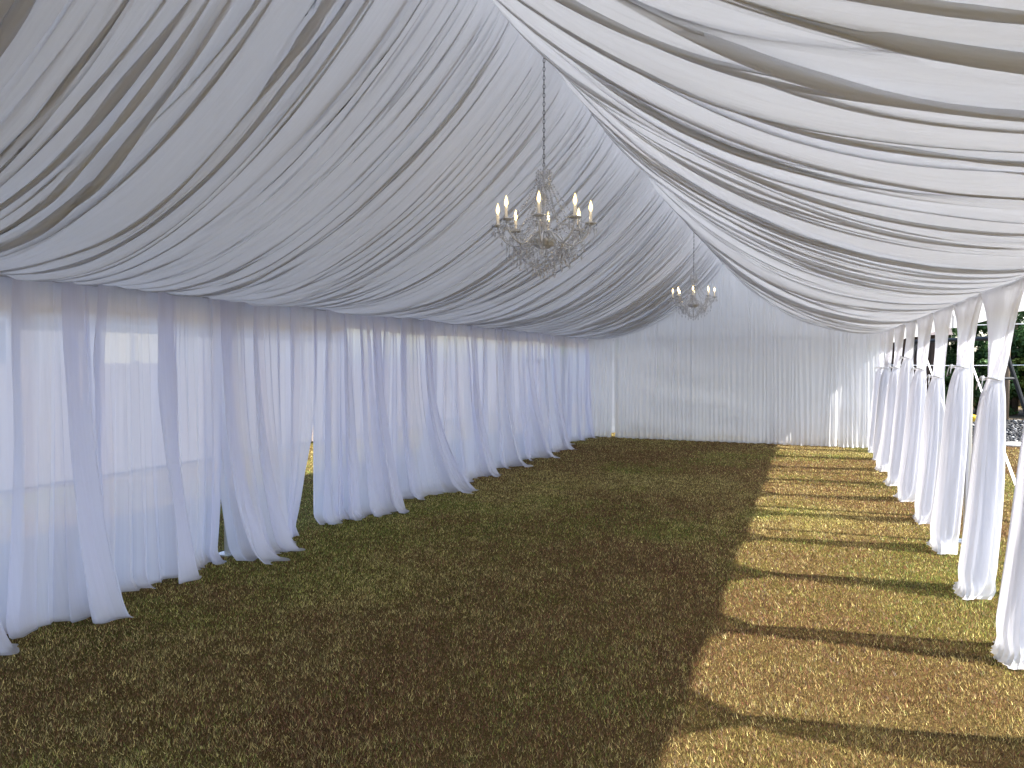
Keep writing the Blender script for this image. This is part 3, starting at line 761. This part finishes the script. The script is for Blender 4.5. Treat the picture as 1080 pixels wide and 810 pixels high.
# ------------------------------------------------------------------ trees
def tree(x, y, h, cr, label, seed, ncl=70, nleaf=9000, low=0.5, tone=0, name='garden_tree', cat='tree', group='trees behind the gravel bed', lsz=0.07):
    rs = np.random.RandomState(seed)
    root = empty(name, (x, y, 0), label, cat, group)
    m = MB(); top = h * 0.62
    m.tube([(0, 0, -0.05), (0.05, 0.02, top * 0.4), (-0.04, 0.05, top * 0.75), (0.05, 0, top)], [0.035 * h ** 0.8, 0.028 * h ** 0.8, 0.02 * h ** 0.8, 0.01 * h ** 0.8], 10)
    for k in range(7):
        a = k * 2.4; z0 = top * (0.35 + 0.09 * k)
        e = Vector((math.cos(a) * cr * 0.7, math.sin(a) * cr * 0.7, z0 + h * 0.2))
        m.tube([(0, 0, z0), e * 0.5 + Vector((0, 0, z0 * 0.5 + 0.05)), e], [0.06, 0.035, 0.012], 7)
    m.build('trunk', M['bark'], root, True)
    # crown: clumps in an uneven volume
    c = rs.normal(0, 1, (ncl, 3)); c /= np.linalg.norm(c, axis=1)[:, None]
    rr = rs.uniform(0.35, 1.0, ncl) ** 0.6
    zc = (h + low) / 2; hz = (h - low) / 2
    C = c * rr[:, None] * np.array([cr, cr, hz]) * rs.uniform(0.8, 1.1, (ncl, 1)) + np.array([0, 0, zc])
    which = rs.randint(0, ncl, nleaf)
    q = rs.normal(0, 1, (nleaf, 3)); q /= np.linalg.norm(q, axis=1)[:, None]
    rad = (0.30 + 0.25 * rs.uniform(0, 1, ncl))[which] * cr / 2.0 * rs.uniform(0.3, 1.0, nleaf) ** 0.5
    p = C[which] + q * rad[:, None] * np.array([1.15, 1.15, 0.8])
    p[:, 2] = np.maximum(p[:, 2], 0.08)
    nrm = q + rs.normal(0, 0.5, (nleaf, 3)) + np.array([0, 0, 0.5]); nrm /= np.linalg.norm(nrm, axis=1)[:, None]
    t1 = np.cross(nrm, rs.normal(0, 1, (nleaf, 3))); t1 /= np.linalg.norm(t1, axis=1)[:, None]
    t2 = np.cross(nrm, t1); s_ = lsz * rs.uniform(0.6, 1.4, nleaf)[:, None]
    V = np.stack([p - t1 * s_, p - t2 * s_ * 0.5, p + t1 * s_, p + t2 * s_ * 0.5], 1)
    o = np_mesh('crown', V.reshape(-1, 3), np.arange(4 * nleaf).reshape(-1, 4), M['leaf'], root)
    basec = np.array([(0.055, 0.115, 0.03), (0.10, 0.20, 0.045), (0.20, 0.25, 0.055)][tone])
    clt = rs.uniform(0.7, 1.4, ncl)[which]
    colr = basec * clt[:, None] * rs.uniform(0.75, 1.3, (nleaf, 1))
    at = o.data.attributes.new('tint', 'FLOAT_COLOR', 'FACE')
    at.data.foreach_set('color', np.concatenate([colr, np.ones((nleaf, 1))], 1).astype(np.float32).ravel())
    return root
T = [(1.0, 29.5, 7.5, 2.3, 0, 'dark leafy tree behind the brown shed'),
     (4.4, 28.6, 6.5, 2.0, 0, 'dark green tree right of the shed'),
     (7.1, 28.2, 7.5, 2.3, 1, 'broad tree behind the weathered wooden pole'),
     (10.0, 28.8, 7.0, 2.4, 1, 'mid green tree right of the wooden pole'),
     (13.0, 28.0, 7.5, 2.6, 0, 'rightmost tall tree behind the mulch bed'),
     (-3.0, 31.0, 7.0, 2.6, 0, 'tree beyond the far end of the tent'),
     (-8.5, 30.0, 6.5, 2.5, 1, 'tree behind the far left corner of the tent')]
for i, (x, y, h, cr, tn, lab) in enumerate(T):
    tree(x, y, h, cr, lab, 900 + i * 3, tone=tn, nleaf=16000)
S_ = [(3.9, 27.4, 4.6, 1.3, 0, 'tall dark hedge tree just right of the shed'), (6.1, 27.2, 4.8, 1.4, 0, 'tall dark hedge tree left of the weathered pole'), (8.2, 27.3, 4.9, 1.4, 1, 'tall green hedge tree right of the weathered pole'), (10.6, 27.4, 4.6, 1.4, 1, 'tall hedge tree behind the rightmost shrub'), (1.2, 27.4, 4.4, 1.3, 0, 'tall dark hedge tree behind the shed'),
      (3.6, 26.2, 1.9, 0.9, 0, 'dark shrub in the mulch bed beside the shed'), (5.0, 26.6, 2.5, 1.1, 0, 'tall dark shrub left of the weathered pole'),
      (6.9, 26.5, 2.4, 1.1, 2, 'yellow-green shrub right behind the weathered pole'), (8.6, 26.4, 2.8, 1.2, 1, 'bushy shrub right of the swing frame'),
      (10.6, 26.4, 2.5, 1.2, 1, 'rightmost shrub in the mulch bed')]
for i, (x, y, h, cr, tn, lab) in enumerate(S_):
    tree(x, y, h, cr, lab, 950 + i * 3, tone=tn, ncl=60, nleaf=int(6000 + 2500 * h), low=0.1, name='garden_shrub', cat='shrub', group='shrubs in the mulch bed', lsz=0.05)

# ------------------------------------------------------------------ yard behind the right side
e = empty('garden_shed', (2.4, 24.4, 0), 'dark brown timber shed beyond the far right corner of the tent', 'shed')
m = MB()
for k in range(16): m.box((-1.2 + 0.16 * k, 0, 1.25), (0.15, 0.03, 2.5))
for k in range(9): m.box((1.28, 0.1 + 0.16 * k, 1.25), (0.03, 0.15, 2.5)); m.box((-1.28, 0.1 + 0.16 * k, 1.25), (0.03, 0.15, 2.5))
m.box((0, 1.4, 1.25), (2.5, 0.03, 2.5)); m.build('wall', M['dark_timber'], e)
m = MB(); m.add([(-1.5, -0.25, 2.5), (1.5, -0.25, 2.5), (1.5, 1.65, 2.5), (-1.5, 1.65, 2.5), (-1.5, 0.7, 3.1), (1.5, 0.7, 3.1)], [(0, 1, 5, 4), (2, 3, 4, 5), (0, 4, 3), (1, 2, 5), (0, 3, 2, 1)])
m.build('roof', M['roof_tile'], e)
m = MB(); m.box((0.3, -0.03, 1.02), (0.85, 0.03, 2.0)); d_ = m.build('door', M['dark_timber'], e)
m = MB(); m.box((0.62, -0.06, 1.05), (0.03, 0.03, 0.14)); m.build('handle', M['dark_steel'], d_)

m = MB(); m.tube([(0, 0, 0), (0.02, 0, 2.2), (0.0, 0.02, 5.6)], [0.11, 0.10, 0.085], 12)
o = m.build('wooden_pole', M['timber'], None, True); o.location = (5.32, 24.7, 0); tag(o, 'weathered brown wooden pole standing in front of the trees at the right', 'pole')

# swing frame of dark steel / timber
e = empty('swing_frame', (4.38, 21.0, 0), 'dark A-frame swing set legs standing on the gravel bed', 'swing set')
ax, az_ = 0.0, 2.3
for (x0, y0_) in ((-0.05, -0.55), (0.75, 0.1)):
    m = MB(); m.tube([(ax, -0.2, az_), (x0, y0_, 0)], 0.05, 8); m.build('leg', M['dark_steel'], e)
m = MB(); m.tube([(-0.03, -0.42, 0.9 + 0.4), (0.33, -0.06, 1.3)], 0.035, 8); m.build('brace', M['dark_steel'], e)
m = MB(); m.tube([(ax, -0.2, az_), (ax - 1.5, 2.6, az_)], 0.055, 8); m.build('top_beam', M['dark_steel'], e)
for (x0, y0_) in ((-1.95, 2.5), (-1.2, 3.0)):
    m = MB(); m.tube([(ax - 1.5, 2.6, az_), (x0, y0_, 0)], 0.05, 8); m.build('leg', M['dark_steel'], e)

# wire line with posts
e = empty('wire_fence', (4.0, 23.4, 0), 'thin white wires strung between slim posts beyond the gravel', 'wire fence')
m = MB()
for z in (1.62, 2.75): m.tube([(-2.2, 0, z), (-0.2, 0, z - 0.02), (1.6, 0, z)], 0.013, 6)
m.build('wire', M['white_paint'], e)
for x in (-2.2, 1.6):
    m = MB(); m.tube([(x, 0, 0), (x, 0, 2.85)], 0.03, 8); m.build('post', M['dark_steel'], e)

m = MB(); m.lathe([(0.0, 0.0), (0.20, 0.0), (0.25, 0.14), (0.27, 0.2), (0.25, 0.215), (0.23, 0.2), (0.19, 0.03), (0, 0.02)], n=24)
o = m.build('plastic_tub', M['yellow'], None, True); o.location = (4.05, 23.0, 0.05); o.rotation_euler = (0.0, 0.1, 0); tag(o, 'small yellow plastic tub lying at the back of the gravel bed', 'tub')
def rock(name, loc, dims, label, col, seed):
    rs = random.Random(seed); bm = bmesh.new(); bmesh.ops.create_icosphere(bm, subdivisions=3, radius=1)
    for v_ in bm.verts:
        k = 1 + 0.12 * math.sin(v_.co.x * 3 + seed) + 0.1 * math.sin(v_.co.y * 4.3 + seed) + rs.uniform(-0.03, 0.03)
        v_.co = Vector((v_.co.x * dims[0] * k, v_.co.y * dims[1] * k, v_.co.z * dims[2] * k))
    me = bpy.data.meshes.new(name); bm.to_mesh(me); bm.free()
    o = link(name, me, principled(name + '_stone', col, 0.9, var=0.2, scale=10, bump=0.4), None, True); o.location = loc; tag(o, label, 'rock'); return o
rock('flat_rock', (3.95, 17.15, 0.02), (0.45, 0.18, 0.06), 'pale flat rock on the lawn edge of the gravel bed', (0.6, 0.57, 0.52), 2)
rock('garden_rock', (2.75, 19.0, 0.08), (0.3, 0.25, 0.22), 'blue-grey boulder on the gravel near the fifth tied drape', (0.16, 0.19, 0.2), 5)

# ------------------------------------------------------------------ left neighbours seen through the voile
e = empty('panel_fence', (-9.6, 10.0, 0), 'tan panel fence running along the lawn left of the tent', 'fence')
m = MB()
y = -12.0
m_ = MB(); vs = []; fs = []
k = 0
while y < 16.0:      # ribbed sheet
    m.box((0.0 + (0.012 if k % 2 else 0.0), y + 0.05, 0.84), (0.012, 0.1, 1.6)); y += 0.1; k += 1
m.build('infill', M['fence'], e)
for z in (0.06, 0.86, 1.66):
    m = MB(); m.box((-0.035, 2.0, z), (0.05, 28.0, 0.05)); m.build('rail', M['fence'], e)
for j in range(12):
    m = MB(); m.box((-0.036, -12 + 2.5 * j, 0.86), (0.062, 0.062, 1.72)); m.build('post', M['fence'], e)
# far end fence
e = empty('panel_fence', (-1.0, 33.0, 0), 'brown board fence behind the trees at the far end', 'fence')
m = MB(); x = -12.0
while x < 18: m.box((x, 0, 0.95), (0.14, 0.02, 1.9)); x += 0.15
m.build('infill', M['timber'], e)
for z in (0.4, 1.5):
    m = MB(); m.box((3, 0.04, z), (30, 0.04, 0.08)); m.build('rail', M['timber'], e)

h = empty('neighbour_house', (-15.5, 8.0, 0), 'single-storey rendered house beyond the tan fence on the left', 'house')
m = MB(); m.box((0, 0, 1.4), (5.0, 20.0, 2.8)); m.build('wall', M['render_wall'], h)
m = MB(); m.add([(-3.0, -10.6, 2.8), (3.0, -10.6, 2.8), (3.0, 10.6, 2.8), (-3.0, 10.6, 2.8), (0, -8.5, 4.4), (0, 8.5, 4.4)], [(0, 1, 4), (1, 2, 5, 4), (2, 3, 5), (3, 0, 4, 5), (0, 3, 2, 1)])
m.build('roof', M['roof_tile'], h)
for yy in (-0.6, 2.65):
    m = MB()
    for (c, d_) in (((2.52, yy, 2.45), (0.06, 1.5, 0.06)), ((2.52, yy, 1.05), (0.06, 1.5, 0.06)), ((2.52, yy - 0.72, 1.75), (0.06, 0.06, 1.34)), ((2.52, yy + 0.72, 1.75), (0.06, 0.06, 1.34)), ((2.52, yy, 1.75), (0.05, 0.05, 1.34))):
        m.box(c, d_)
    wn = m.build('window', M['tent_metal'], h)
    m = MB(); m.box((2.51, yy, 1.75), (0.02, 1.38, 1.34)); m.build('pane', M['blind'] if yy > 2 else M['glass'], wn)
